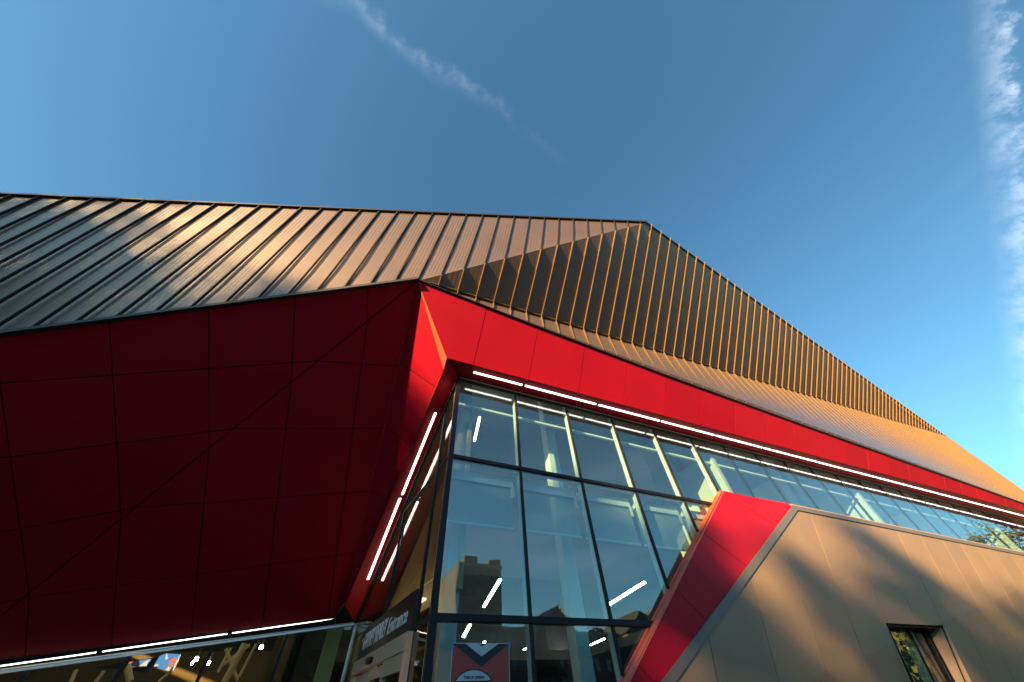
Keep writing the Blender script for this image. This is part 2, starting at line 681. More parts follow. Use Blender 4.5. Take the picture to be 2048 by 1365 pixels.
def pencil(mb, a0, a1, b0, b1, nrm, k=4):
    """shallow stiffening ridges rolled into each sheet between two seams"""
    for i in range(1, k + 1):
        f = i / (k + 1)
        p, q = lerp(a0, a1, f), lerp(b0, b1, f)
        if np.linalg.norm(q - p) < 0.25:
            continue
        s = unit(np.cross(q - p, nrm)) * 0.0035
        mb.bar(p, q, s, nrm * 0.0025)


# left roof
o1 = MB()
o1.prism([V0 - N1 * .0, EAVE, RIDGE_L, AP], -N1 * 0.12)
hips = [HIP(x) for x in XS if x < AP[0] - 0.1]


def along_to(p, A, B):
    """from p travel along D1 (in the roof plane) to the line A-B"""
    AB = B - A
    m_ = np.array([D1, -AB]).T
    sol, *_ = np.linalg.lstsq(m_, A - p, rcond=None)
    return p + D1 * sol[0], sol[1]


tops = []
for h_ in hips:
    q, s_ = along_to(h_, AP, RIDGE_L)
    tops.append((h_, q, s_))
ds = tops[0][2] - tops[1][2]
segs = [(a, b) for a, b, _ in tops]
s_cur = tops[0][2] + ds
while s_cur < 1.0:
    q = lerp(AP, RIDGE_L, s_cur)
    a, _ = along_to(q, V0, EAVE)
    segs.insert(0, (a, q))
    s_cur += ds
for (a0, b0), (a1, b1) in zip(segs, segs[1:]):
    pencil(o1, a0, a1, b0, b1, N1, 5)
roof1 = o1.build("left_roof", ROOF, BLD)
for a, b in segs:
    rib(roof1, a, b, N1, 0.0, 0.02, d=0.055, w=0.012, mt=RIB_SHADED)
mb = MB()
rs = unit(RIDGE_L - AP)
mb.bar(AP - N1 * .13, RIDGE_L - N1 * .13, unit(np.cross(rs, N1)) * 0.03, N1 * 0.20)
mb.build("ridge_cap", CAP, roof1)
mb = MB()
es = unit(EAVE - V0)
mb.bar(V0 + N1 * .0 - es * 0.02, EAVE, unit(np.cross(es, N1)) * 0.035, N1 * 0.10)
mb.build("eave_trim", CAP, roof1)

# fin cladding
o2 = MB()
o2.prism([V0, FE, AP], -N2 * 0.10)
xs_all = [V0[0]] + XS
upper = lambda x: HIP(x) if x <= AP[0] else TOP2(x)
for xa, xb in zip(XS, XS[1:]):
    pencil(o2, FOLD(xa), FOLD(xb), upper(xa), upper(xb), N2, 3)
roof2 = o2.build("fin_cladding", ROOF, BLD)
for x in XS:
    if x > FE[0] - 0.3:
        continue
    rib(roof2, FOLD(x), upper(x), N2, 0.0, 0.07 if x > AP[0] else 0.0)
mb = MB()
ts = unit(FE - AP)
mb.bar(AP - N2 * .09, FE - N2 * .09, unit(np.cross(ts, N2)) * 0.02, N2 * 0.12)
mb.build("ridge_cap", CAP, roof2)

# lower band
o3 = MB()
o3.prism(F_TOP + [FE + arr(0.5, 0, 0)], -N3 * 0.10)
for xa, xb in zip(XS, XS[1:]):
    pencil(o3, ftop(xa), ftop(xb), FOLD(xa), FOLD(xb), N3, 3)
roof3 = o3.build("lower_cladding", ROOF, BLD)
for x in XS:
    rib(roof3, ftop(x), FOLD(x), N3, -0.05, 0.0)
mb = MB()
mb.bar(V0 + arr(.3, 0, 0.04), FE, unit(np.cross(FE - V0, N3)) * 0.012, N3 * 0.06)
mb.build("fold_trim", RIB, roof3)
mb = MB()
for a, b in zip(F_TOP, F_TOP[1:]):
    mb.bar(a + arr(0, 0, 0.005), b + arr(0, 0, 0.005), unit(np.cross(b - a, N3)) * 0.015, N3 * 0.05)
mb.build("eave_trim", CAP, roof3)

# body of the building behind the cladding (closes it off)
mb = MB()
mb.prism([RIDGE_L + arr(0, .2, -.15), AP + arr(0, .3, -.15), FE + arr(.4, .2, -.15), arr(40.7, 60, 14.2), arr(-22, 60, 9)], (0, 0, -0.12))
mb.prism([arr(40.72, 5.9, 0), arr(40.72, 60, 0), arr(40.72, 60, 14.2), arr(40.72, 6.4, 14.3), arr(40.72, 5.7, 8.4)], (0.2, 0, 0))
mb.box(-22, 40.7, 60, 60.3, 0, 12)
mb.box(-22.3, -22, 13.2, 60, 0, 9)
mb.prism([EAVE, RIDGE_L, RIDGE_L + arr(-2, 14, 0), arr(EAVE[0] - 1, 22, 4)], (-.15, 0, 0))
mb.build("rear_wall", WALLP, BLD)

# ------------------------------------------------------------------ soffit light lines
NSTd = NST


def light_line(ends, P, N, drop, half, parent=BLD):
    a, b = ends
    t = unit(b - a)
    s = unit(np.cross(t, N))
    m_ = MB()
    m_.bar(a - N * 0.0, b, s * (half + 0.012), N * 0.012, 1)
    m_.bar(a + N * 0.012 + t * .02, b + N * 0.012 - t * .02, s * half, N * (drop), 0)
    return m_.build("strip_light", [LAMP, BLACK], parent)


pts_a = [944, 1049, 1196, 1323, 1435, 1543, 1627, 1697, 1760, 1821.5, 1876, 1926, 1971]
prev = hit((944, 743), K0, NST)
step = 2.53
y_at = lambda x: 6.14 - 0.003 * (x - 1.87)
x0 = prev[0]
first = True
while x0 < 40:
    x1 = x0 + (1.56 if first else step)
    a = arr(x0 + .03, y_at(x0), 0)
    b = arr(min(x1, 40.4) - .03, y_at(x1), 0)
    for q in (a, b):
        q[2] = on_plane_z(q[0], q[1], V1, NST)[2]
    light_line((a, b), V1, NST, 0.02, 0.024)
    x0 = x1
    first = False
for p, q in (((871, 824), (803.5, 990)), ((800, 995), (735, 1159))):
    light_line((hit(p, V1, NBS), hit(q, V1, NBS)), V1, NBS, 0.02, 0.030)
cl_a, cl_b = hitY((681, 1234.8), 12.99), hitY((0, 1331), 12.99)
cl_b = cl_a + (cl_b - cl_a) * 1.9
cdir = unit(cl_b - cl_a)
Lc = np.linalg.norm(cl_b - cl_a)
gap1 = hitY((460, 1267), 12.99)
gap2 = hitY((200, 1303), 12.99)
stops = [0, np.linalg.norm(gap1 - cl_a), np.linalg.norm(gap2 - cl_a)]
stops.append(2 * stops[2] - stops[1])
stops.append(Lc)
for a, b in zip(stops, stops[1:]):
    light_line((cl_a + cdir * (a + .03), cl_a + cdir * (b - .03)), cl_a, arr(0, -0.5, -0.86), 0.012, 0.009)

# ------------------------------------------------------------------ main glass wall (y = 6.5)
CW = MB()
BAY = 1.706
MX = [1.62 + BAY * k for k in range(24)]
T1, T2 = 5.45, 2.70
ztop = lambda x: 7.80 + (x - 1.62) * ((KR[2] - 7.80) / 39.4)
cw = empty("main_glazing")
cw.parent = BLD
P_out_x = lambda z: 4.92 + (z - 1.95) * (10.18 - 4.92) / (5.96 - 1.95)   # where the red wedge meets the glass
for k in range(len(MX) - 1):
    xa, xb = MX[k] + 0.02, MX[k + 1] - 0.02
    for (za, zb) in ((T1 + .03, None), (T2 + .035, T1 - .03), (0.12, T2 - .035)):
        if zb is None:
            pl = [arr(xa, 6.5, za), arr(xb, 6.5, za), arr(xb, 6.5, ztop(xb) - .05), arr(xa, 6.5, ztop(xa) - .05)]
        else:
            if xa > P_out_x(zb) + 1.0:
                continue
            pl = [arr(xa, 6.5, za), arr(xb, 6.5, za), arr(xb, 6.5, zb), arr(xa, 6.5, zb)]
        m_ = MB()
        m_.prism(pl, (0, 0.012, 0))
        m_.build("pane", GLASS, cw)
for k, x in enumerate(MX):
    zb = 0.1 if x < 6.5 else (2.7 if x < 9 else T1)
    m_ = MB()
    w = (0.026 if k < 6 else 0.014) if k else 0.05
    m_.box(x - w, x + w, (6.47 if k < 6 else 6.494) if k else 6.45, 6.52, zb, ztop(x) - .02, 0)
    if k < 6:
        m_.box(x - .03, x + .03, 6.53, 6.66, zb, ztop(x) - .02, 1)
    else:
        m_.box(x - .010, x + .010, 6.525, 6.58, zb, ztop(x) - .02, 0)
    m_.build("mullion", [BLACK, WHITE], cw)
m_ = MB()
m_.box(1.67, 11.6, 6.45, 6.515, T1 - .035, T1 + .035, 0)
m_.box(1.67, 11.6, 6.53, 6.66, T1 - .04, T1 + .04, 1)
m_.build("transom", [BLACK, WHITE], cw)
m_ = MB()
m_.box(1.67, 7.2, 6.44, 6.515, T2 - .045, T2 + .045, 0)
m_.box(1.67, 7.2, 6.53, 6.66, T2 - .04, T2 + .04, 0)
m_.build("transom", [BLACK, WHITE], cw)
m_ = MB()
m_.prism([arr(1.6, 6.44, 7.72), arr(41, 6.44, KR[2] - .08), arr(41, 6.44, KR[2] - .005), arr(1.6, 6.44, 7.79)], (0, 0.1, 0), 0)
m_.bar(arr(1.6, 6.43, 7.745), arr(41, 6.43, KR[2] - .055), arr(0, 0, 0.008), arr(0, -0.012, 0), 1)
m_.build("head_trim", [BLACK, ALU], cw)
m_ = MB()
m_.box(1.7, 40.6, 6.86, 6.94, 7.20, 7.26)
m_.build("inner_rail", WHITE, cw)
m_ = MB()
m_.box(1.55, 7.5, 6.42, 6.6, 0.0, 0.12)
m_.build("sill", BLACK, cw)

# roller blinds behind the middle row
first_bl = None
BL_LABELS = ["white roller blind half lowered behind the glass bay at the building corner",
             "white roller blind in the second bay from the glass corner, beside the inclined column",
             "white roller blind in the third bay from the glass corner",
             "white roller blind in the fourth bay from the glass corner",
             "white roller blind partly hidden behind the red wedge"]
for k in range(5):
    xa, xb = MX[k] + 0.07, MX[k + 1] - 0.07
    t_ = empty("roller_blind", BL_LABELS[k], "blind", "roller blinds along the upper glass", ((xa + xb) / 2, 6.85, 4.25))
    L = (xb - xa) / 2
    m_ = MB()
    m_.box(-L, L, -.07, .07, .86, 1.06)
    m_.build("cassette", WHITE, t_)
    m_ = MB()
    m_.box(L - .07, L, -.10, -.07, 0.62, 0.86)
    m_.build("bracket", WHITE, t_)
    m_ = MB()
    m_.box(-L, L, -.003, .003, .02, .86)
    m_.build("fabric", BLIND, t_)
    m_ = MB()
    m_.box(-L, L, -.018, .018, -.02, .02)
    m_.build("bottom_rail", WHITE, t_)

# ------------------------------------------------------------------ side glass with entrance
DB = unit((-0.091, 0.996, 0))
NB_ = arr(-DB[1], DB[0], 0)          # outward (towards -X)
BO = arr(1.62, 6.50, 0)


def Bp(t, z, off=0.0):
    return BO + DB * t + arr(0, 0, z) + NB_ * off


TB = 6.68
btop = lambda t: 7.80 - (7.80 - 3.64) * t / TB
side = empty("side_glazing")
side.parent = BLD
tcut = lambda t: (Bp(t, 0), DB)
zcut = lambda z: ((0, 0, z), (0, 0, 1))
poly = [Bp(0.06, 3.26), Bp(TB, 3.26), Bp(TB, btop(TB) - .04), Bp(0.06, btop(0) - .04)]
for c in cells(poly, [tcut(0.72), tcut(3.17)], [zcut(T1)], 0.05):
    m_ = MB()
    m_.prism(c, -NB_ * 0.012)
    m_.build("pane", GLASSB, side)
for (ta, tb, za, zb) in ((0.06, 0.72, T2 + .03, 3.24), (0.06, 0.86, 0.1, T2 - .03), (5.1, 6.6, 0.1, 3.24)):
    m_ = MB()
    m_.prism([Bp(ta, za), Bp(tb, za), Bp(tb, zb), Bp(ta, zb)], -NB_ * 0.012)
    m_.build("pane", GLASSB if ta < 5 else GLASSC, side)
for t_, z0_, w_ in ((0.0, 0.0, .05), (0.72, T2, .04), (3.17, 3.24, .014)):
    m_ = MB()
    m_.bar(Bp(t_, z0_), Bp(t_, btop(t_) - .02), DB * w_, NB_ * 0.05)
    m_.build("mullion", BLACK, side)
for ta, tb, z, w_ in ((0.05, 3.6, T1, .018), (0.05, 0.8, T2, .045)):
    m_ = MB()
    m_.bar(Bp(ta, z), Bp(tb, z), arr(0, 0, w_), NB_ * 0.045)
    m_.build("transom", BLACK, side)
m_ = MB()
m_.bar(Bp(-.03, btop(0) - .03), Bp(TB, btop(TB) - .03), arr(0, 0, .04), NB_ * 0.05, 0)
m_.bar(Bp(-.03, btop(0) - .05, .05), Bp(TB - 1.2, btop(TB - 1.2) - .05, .05), arr(0, 0, .008), NB_ * 0.012, 1)
m_.build("head_trim", [BLACK, ALU], side)
# inner wall seen through the side glass
m_ = MB()
m_.prism([Bp(0.9, 3.3, -.75), Bp(TB, 3.3, -.75), Bp(TB, btop(TB), -.75), Bp(.9, btop(.9), -.75)], -NB_ * 0.1)
m_.build("inner_wall", OFFW, side)

m_ = MB()
m_.bar(Bp(2.0, 3.32, -.45), Bp(TB - .6, 3.32, -.45), NB_ * .05, arr(0, 0, .03))
m_.build("fill_strip", mat("fill_strip_glow", (1, 1, 1), .5, emit=(1, .85, .6), estr=2.6), side)  # added strip, unseen behind the sign, brightens the inner wall

# sign band
sg = MB()
sg.prism([Bp(.92, 2.665, .06), Bp(4.95, 2.665, .06), Bp(4.62, 3.245, .06), Bp(.92, 3.245, .06)], -NB_ * 0.12)
sign = sg.build("entrance_sign", SIGNB, BLD)
sign["label"] = "dark brown sign band over the entrance doors"


def lettering(txt, name, origin, right, up, height, width, shear=0.0, bold=0.0, mt=LETTER, parent=None, depth=0.012):
    cu = bpy.data.curves.new(name, 'FONT')
    cu.body = txt
    cu.shear = shear
    cu.offset = bold
    cu.extrude = 0.5 * depth
    cu.resolution_u = 4
    tmp = bpy.data.objects.new(name, cu)
    COL.objects.link(tmp)
    bpy.context.view_layer.update()
    dg = bpy.context.evaluated_depsgraph_get()
    me = bpy.data.meshes.new_from_object(tmp.evaluated_get(dg))
    bpy.data.objects.remove(tmp)
    co = np.empty(len(me.vertices) * 3)
    me.vertices.foreach_get("co", co)
    co = co.reshape(-1, 3)
    x0_, x1_ = co[:, 0].min(), co[:, 0].max()
    y1_ = 0.70
    right, up = unit(right), unit(up)
    nn_ = np.cross(right, up)
    X = (co[:, 0] - x0_) / (x1_ - x0_) * width
    Y = co[:, 1] / y1_ * height
    W_ = np.asarray(origin)[None, :] + X[:, None] * right + Y[:, None] * up + co[:, 2:3] * nn_
    me.vertices.foreach_set("co", W_.ravel())
    me.materials.clear()
    me.materials.append(mt)
    me.update()
    o = bpy.data.objects.new(name, me)
    COL.objects.link(o)
    if parent is not None:
        o.parent = parent
    return o


lettering("GARNEY HENLEY", "lettering", Bp(4.57, 2.82, .068), -DB, (0, 0, 1), 0.29, 1.98, 0.18, 0.008, LETTER, sign)
lettering("Entrance", "lettering", Bp(2.48, 2.82, .068), -DB, (0, 0, 1), 0.25, 1.27, 0.18, 0.010, LETTER, sign)

# sliding entrance door
door = empty("sliding_door")
door.parent = BLD


def bplate(name, t0, t1, z0, z1, off, th_, mt, parent=door):
    m__ = MB()
    m__.prism([Bp(t0, z0, off), Bp(t1, z0, off), Bp(t1, z1, off), Bp(t0, z1, off)], NB_ * th_)
    return m__.build(name, mt, parent)


bplate("header", 0.92, 5.05, 2.43, 2.66, 0.0, 0.10, TAN)
bplate("jamb", 0.92, 1.02, 0.0, 2.425, 0.0, 0.09, TAN)
bplate("jamb", 4.92, 5.05, 0.0, 2.425, 0.0, 0.09, TAN)
bplate("side_panel", 1.025, 2.35, 2.20, 2.425, 0.0, 0.075, TAN)
bplate("side_panel", 1.025, 1.12, 0.0, 2.195, 0.0, 0.075, TAN)
bplate("side_panel", 2.25, 2.35, 0.0, 2.195, 0.0, 0.075, TAN)
bplate("glass", 1.12, 2.25, 0.05, 2.2, 0.02, 0.01, GLASSB)
leaf = bplate("door_leaf", 2.42, 3.50, 2.24, 2.40, -0.02, 0.05, TAN)
bplate("leaf_stile", 2.42, 2.50, 0.0, 2.235, -0.02, 0.05, TAN, leaf)
bplate("leaf_stile", 3.42, 3.50, 0.0, 2.235, -0.02, 0.05, TAN, leaf)
bplate("glass", 2.5, 3.42, 0.05, 2.235, 0.0, 0.01, GLASSB, leaf)
leaf = bplate("door_leaf", 3.52, 4.60, 2.24, 2.40, -0.02, 0.05, TAN)
bplate("leaf_stile", 3.52, 3.60, 0.0, 2.235, -0.02, 0.05, ALU, leaf)
bplate("leaf_stile", 4.52, 4.60, 0.0, 2.4, 0.035, 0.02, ALU, leaf)
bplate("glass", 3.6, 4.52, 0.05, 2.235, 0.0, 0.01, GLASSB, leaf)
m_ = MB()
c0 = Bp(3.30, 2.53, .10)
ring = []
for i in range(20):
    an = 2 * math.pi * i / 20
    ring.append(c0 + DB * 0.20 * math.copysign(abs(math.cos(an)) ** .6, math.cos(an)) + arr(0, 0, 0.05 * math.copysign(abs(math.sin(an)) ** .7, math.sin(an))))
m_.prism(ring, NB_ * 0.06)
m_.build("sensor", BLACK, door)

# ------------------------------------------------------------------ low glass on the left (y = 13.15)
YC = 13.15
ctop = lambda x: 3.64 + (x - 1.0) * 0.1345
low_g = empty("low_glazing")
low_g.parent = BLD
cmx = [-0.66 - 1.55 * k for k in range(0, 9)]
xs_ = [0.95] + cmx
for xa, xb in zip(xs_[1:], xs_):
    m_ = MB()
    m_.prism([arr(xa + .025, YC, .1), arr(xb - .025, YC, .1), arr(xb - .025, YC, ctop(xb) - .05), arr(xa + .025, YC, ctop(xa) - .05)], (0, .012, 0))
    m_.build("pane", GLASSC, low_g)
for x in cmx:
    m_ = MB()
    m_.box(x - .03, x + .03, YC - .05, YC + .08, 0, ctop(x) - .05)
    m_.build("mullion", BLACK, low_g)
m_ = MB()
m_.bar(arr(-12.5, YC - .06, ctop(-12.5) - .03), arr(1.02, YC - .06, ctop(1.02) - .03), arr(0, 0, .022), arr(0, .05, 0))
m_.bar(arr(-12.5, YC - .03, ctop(-12.5) + .02), arr(1.02, YC - .03, ctop(1.02) + .02), arr(0, 0, .012), arr(0, .03, 0))
m_.build("head_trim", ALU, low_g)
m_ = MB()
m_.bar(arr(1.0, YC - .07, 0), arr(1.0, YC - .07, 3.62), arr(.022, 0, 0), arr(0, .06, 0))
m_.build("corner_post", ALU, low_g)
m_ = MB()
m_.bar(Bp(TB - .02, 3.60, .03), Bp(4.75, 3.36, .03), arr(0, 0, .018), NB_ * 0.03)
m_.build("head_trim", ALU, low_g)
m_ = MB()
m_.box(0.33, 0.72, 13.35, 13.7, 0, 3.55)
m_.build("column", GREENW, low_g)
m_ = MB()
m_.prism([Bp(4.95, .1, -.25), Bp(5.35, .1, -.25), Bp(5.35, 3.4, -.25), Bp(4.95, 3.4, -.25)], -NB_ * .05)
m_.build("red_panel", mat("vestibule_red", (0.5, 0.07, 0.04), .5), low_g)
m_ = MB()
m_.prism([Bp(5.4, .1, -.5), Bp(6.6, .1, -.5), Bp(6.6, 3.4, -.5), Bp(5.4, 3.4, -.5)], -NB_ * .05)
m_.build("column", GREENW, low_g)

# ------------------------------------------------------------------ red wedge and taupe wall on the right
tw = math.radians(4.0)
NW = arr(0, -math.cos(tw), -math.sin(tw))
WT = arr(12.9, 6.12, 5.70)


def onW(x, z):
    """survey coordinates (taken on a trial plane) moved along their sight lines to the real wall plane"""
    p = arr(x, 5.2 + (5.08 - z) * math.tan(math.radians(17.2)), z)
    d = p - EYE
    return EYE + d * (((WT - EYE) @ NW) / (d @ NW))


def slant(x, z=3.5):
    """cut plane along the slanted joint that starts at x under the ledge"""
    p, q = onW(x, 4.9), onW(x, 2.0)
    return (p, unit(np.cross(q - p, NW)) * (1 if np.cross(q - p, NW)[0] > 0 else -1))


P_oT, P_oB = onW(8.32, 5.10), onW(3.86, 1.0)
P_iT = onW(10.95, 5.08)
li = unit(onW(5.53, 1.9) - onW(10.91, 5.05))
P_iB = onW(10.91, 5.05) + li * ((5.05 - 1.0) / -li[2])
wedge = empty("red_wedge")
wedge.parent = BLD
jp = [((8.36, 5.04), (9.87, 4.55)), ((7.31, 4.13), (8.38, 3.65)), ((6.17, 3.14), (6.83, 2.72)), ((5.06, 2.13), (5.5, 1.82))]


def wcut(a, b):
    p, q = onW(*a), onW(*b)
    return (p, np.cross(q - p, NW))


cuts = []
for a, b in jp[::-1]:
    P_, N_ = wcut(a, b)
    N_ = unit(N_)
    if N_ @ (P_oT - P_oB) < 0:
        N_ = -N_
    cuts.append((P_, N_))
panelled("face", [P_oT, P_iT, P_iB, P_oB], NW, cuts, [], RED, wedge, gap=0.012)
QT, QB = arr(10.15, 6.49, 5.93), arr(3.68, 6.49, 1.0)
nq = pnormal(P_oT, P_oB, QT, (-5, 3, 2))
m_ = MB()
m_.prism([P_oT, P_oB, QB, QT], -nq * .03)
m_.build("side_face", RED_SUNLIT, wedge)  # sunlit tone of the red is in the colour
m_ = MB()
m_.prism([P_oT + NW * .0, P_iT, arr(13.6, 6.45, 5.98), QT], (0, 0, -0.03))
m_.build("top_face", RED, wedge)
# trim bar
tr_ = MB()
ti0, ti1 = onW(11.10, 4.985), onW(6.87, 2.50)
lt = unit(ti1 - ti0)
ti_b = ti0 + lt * ((ti0[2] - 1.0) / -lt[2])
tr_.prism([p - NW * .02 for p in (P_iT + arr(.012, 0, 0), ti0, ti_b, P_iB + arr(.012, 0, 0))], NW * 0.055)
tr_.prism([p - NW * .02 for p in (P_iT + arr(.012, 0, 0), onW(34.8, 5.08), onW(34.8, 4.985), ti0)], NW * 0.055)
tr_.build("frame_trim", TRIM, wedge)
m_ = MB()
m_.prism([onW(10.95, 5.085) + NW * .03, onW(34.8, 5.085) + NW * .03, onW(34.8, 5.115) - NW * .0, onW(10.95, 5.115) - NW * .0], (0, .06, 0.02))
m_.prism([onW(10.96, 5.10), onW(34.8, 5.10), arr(40.9, 6.45, 5.98), arr(13.6, 6.45, 5.98)], (0, 0, -0.05))
m_.build("ledge", mat("ledge_brown", (.42, .30, .24), .5, .2), wedge)

wall = empty("panel_wall")
wall.parent = BLD
fold_l = lambda x: 1.80 + (x - 10.8) * 0.1628
XF1 = 10.8 + (4.98 - 1.8) / 0.1628
crA, crB = onW(6.6, fold_l(6.6)), onW(XF1, 4.98)
ti_b = ti0 + lt * ((ti0[2] - crA[2]) / -lt[2])
crA = ti_b + (crA - ti_b) * 0.0 + arr(0, 0, 0)
wj = [6.86, 8.5, 10.08, 11.64, 13.21, 14.65, 15.98, 17.37, 18.8, 20.03, 21.34, 22.64, 23.9, 25.3, 26.7, 28.1, 29.5]
C0, C1 = slant(13.11), slant(15.94)
WTL, WTR = onW(13.11, 2.77), onW(15.94, 2.77)
neg = lambda c: (c[0], -np.asarray(c[1]))


def wall_field(poly, nrm, name):
    nrm = unit(nrm)
    mb_ = MB()
    poly = [np.asarray(p, float) for p in poly]
    mid = clip(clip(poly, *neg(C0)), *C1)
    parts_ = [clip(poly, *C0), clip(poly, *neg(C1)), clip(mid, WTL, (0, 0, -1)) if len(mid) > 2 else []]
    for q in parts_:
        if area(q) < .01:
            continue
        for c in cells(q, [slant(x) for x in wj], [], 0.018):
            mb_.prism([p - nrm * .02 for p in c], nrm * .02, random.choice((0, 2)))
        mb_.prism([p - nrm * .05 for p in q], nrm * .029, 1)
    return mb_.build(name, [WALLP, DARK, WALLP2], wall)


wall_field([ti0, crB, crA], NW, "upper_field")
# lower field, folded a few degrees about the crease
cd = unit(crB - crA)
inpl = unit(np.cross(cd, NW))
if inpl[2] > 0:
    inpl = -inpl
rot = math.radians(-5)
dn = unit(inpl * math.cos(rot) + NW * math.sin(rot))
NL = unit(np.cross(cd, dn))
if NL[1] > 0:
    NL = -NL
pl = lambda x, z: arr(x, crA[1] - ((x - crA[0]) * NL[0] + (z - crA[2]) * NL[2]) / NL[1], z)
wall_field([crB, pl(40.8, crB[2]), pl(40.8, 0.02), pl(crA[0] - 1.2, 0.02), crA], NL, "lower_field")

# window punched in the wall; its glass stands upright well inside the opening
win = empty("window")
win.parent = BLD
YW = 6.75
WBL, WBR = onW(13.11, 1.2), onW(15.94, 1.2)
BK = arr(0, YW + .1, 0)
toY = lambda p, y: arr(p[0], y, p[2])
m_ = MB()
m_.prism([WTR, toY(WTR, YW + .1), toY(WBR, YW + .1), WBR], (0.03, 0, 0))
m_.build("jamb", mat("jamb_tan", (.45, .34, .25), .5), win)
m_ = MB()
m_.prism([WTL, WTR, toY(WTR, YW + .1), toY(WTL, YW + .1)], (0, 0, 0.03))
m_.prism([WTL + arr(0, .10, -.05), WTR + arr(0, .10, -.05), WTR + arr(0, .16, -.05), WTL + arr(0, .16, -.05)], (0, 0, 0.03))
m_.build("lintel", BLACK, win)
m_ = MB()
m_.prism([WTL, toY(WTL, YW + .1), toY(WBL, YW + .1), WBL], (-0.03, 0, 0))
m_.build("jamb", WALLP, win)
m_ = MB()
m_.prism([toY(p, YW) for p in (WTL, WTR, WBR, WBL)], (0, .012, 0))
m_.build("pane", glass_mat("window_glass", (.75, .85, .8), .16), win)
m_ = MB()
for f in (.04, .27, .62, .90, .96):
    a_, b_ = lerp(WTL, WTR, f), lerp(WBL, WBR, f)
    m_.bar(toY(a_, YW - .05), toY(b_, YW - .05), arr(.022, 0, 0), arr(0, .045, 0))
m_.build("frame", BLACK, win)
m_ = MB()
m_.prism([toY(lerp(WTL, WTR, .3), YW + .2), toY(lerp(WTL, WTR, .6), YW + .2), toY(lerp(WBL, WBR, .6), YW + .2), toY(lerp(WBL, WBR, .3), YW + .2)], (0, .03, 0))
m_.build("inner_blind", mat("window_green", (.06, .12, .08), .6), win)
m_ = MB()
for f0_, f1_ in ((.02, .24), (.64, .88)):
    m_.prism([toY(lerp(WTL, WTR, f0_), YW + .24), toY(lerp(WTL, WTR, f1_), YW + .24), toY(lerp(WBL, WBR, f1_), YW + .24), toY(lerp(WBL, WBR, f0_), YW + .24)], (0, .02, 0))
m_.build("curtain", mat("curtain_pale", (.72, .74, .66), .8, var=.3, vscale=5), win)

# ------------------------------------------------------------------ interior
inn = empty("interior")
inn.parent = BLD
m_ = MB()
m_.prism([arr(1.75, 6.7, 9.4), arr(40.6, 6.7, 9.4), arr(40.6, 30, 9.4), arr(-.8, 30, 9.4)], (0, 0, .1))
m_.prism([arr(1.7, 6.6, 7.85), arr(40.6, 6.6, KR[2] + .03), arr(40.6, 6.6, 9.4), arr(1.7, 6.6, 9.4)], (0, .1, 0))
m_.build("ceiling", CEIL, inn)
m_ = MB()
m_.box(-22, 40.5, 6.7, 60, -.05, .02)
m_.build("floor", FLOORM, inn)
m_ = MB()
m_.box(11.15, 11.3, 6.75, 9.6, 3.5, 9.38)
m_.box(20.0, 20.2, 6.75, 11, 3.5, 9.38)
m_.box(33.5, 33.7, 6.75, 11, 3.5, 9.38)
m_.build("partition", OFFW, inn)
m_ = MB()
m_.box(-.5, 40.5, 30, 30.2, 0, 9.4)
m_.build("back_wall", mat("slate_wall", (.09, .09, .11), .8, var=.05), inn)
m_ = MB()
m_.box(10.8, 40.5, 6.75, 30, 3.2, 3.5)
m_.box(1.0, 10.8, 17, 30, 3.2, 3.5)
m_.build("upper_floor", mat("slab", (.12, .11, .10), .8), inn)
for (x0_, x1_, y0_) in ((2.06, 2.36, 7.6), (4.9, 5.22, 7.6), (10.9, 11.2, 8.4), (17.2, 17.5, 7.8), (21.5, 21.8, 7.8), (29, 29.3, 7.8), (36, 36.3, 7.8)):
    m_ = MB()
    m_.box(x0_, x1_, y0_, y0_ + .3, 0, 9.39)
    m_.build("column", WHITE, inn)
# interior ceiling light lines, all running the same way
LD = unit((0.2228, 0.9749, 0))
il = 0


def in_light(a, length, w=0.05, cat_label=None):
    m__ = MB()
    a = np.asarray(a, float)
    s = np.cross(LD, (0, 0, 1)) * w
    m__.bar(arr(0, 0, 0), LD * length, s, (0, 0, 0.06), 0)
    o = m__.build("ceiling_light", [LAMPIN, WHITE])
    o.location = a
    tag(o, cat_label, "ceiling light", "linear ceiling lights inside the glass hall")
    return o


LIN = [((5.09, 11.95, 4.6), 3.8, .042, "linear lamp glowing behind the glass beside the mirrored tower"),
       ((10.4, 11.03, 4.6), 3.8, .042, "long linear lamp behind the lower glass nearest the red wedge"),
       ((6.65, 19.35, 4.6), 3.2, .06, "warm linear lamp just above the campus vote poster"),
       ((17.6, 28.0, 4.6), 2.0, .06, "short linear lamp low in the lobby, right of the inclined column"),
       ((13.0, 26.0, 4.6), 2.6, .06, "small linear lamp deep in the lobby left of the inclined column"),
       ((9.2, 24.0, 4.6), 2.2, .06, "small linear lamp deep in the lobby right of the poster"),
       ((16.6, 22.5, 4.6), 3.0, .06, "small linear lamp deep in the lobby next to the red wedge foot"),
       ((26.5, 10.6, 7.9), 2.0, .06, "white linear lamp behind the upper glass over the taupe wall, nearer the wedge"),
       ((30.5, 10.6, 7.9), 2.0, .06, "white linear lamp behind the upper glass over the taupe wall, farther along"),
       ((2.75, 7.9, 7.7), 1.3, .03, "slim glowing lamp behind the top corner pane")]
for a, L_, w_, lb in LIN:
    in_light(a, L_, w_, lb)

for xh in (14, 18, 23, 28, 33, 38):  # added lamps, out of view behind the taupe wall, to brighten the ceiling
    m_ = MB()
    m_.bar(arr(xh, 9.5, 5.2), arr(xh, 9.5, 5.2) + LD * 3, arr(.06, 0, 0), (0, 0, .06))
    m_.build("fill_lamp", LAMPIN, inn)
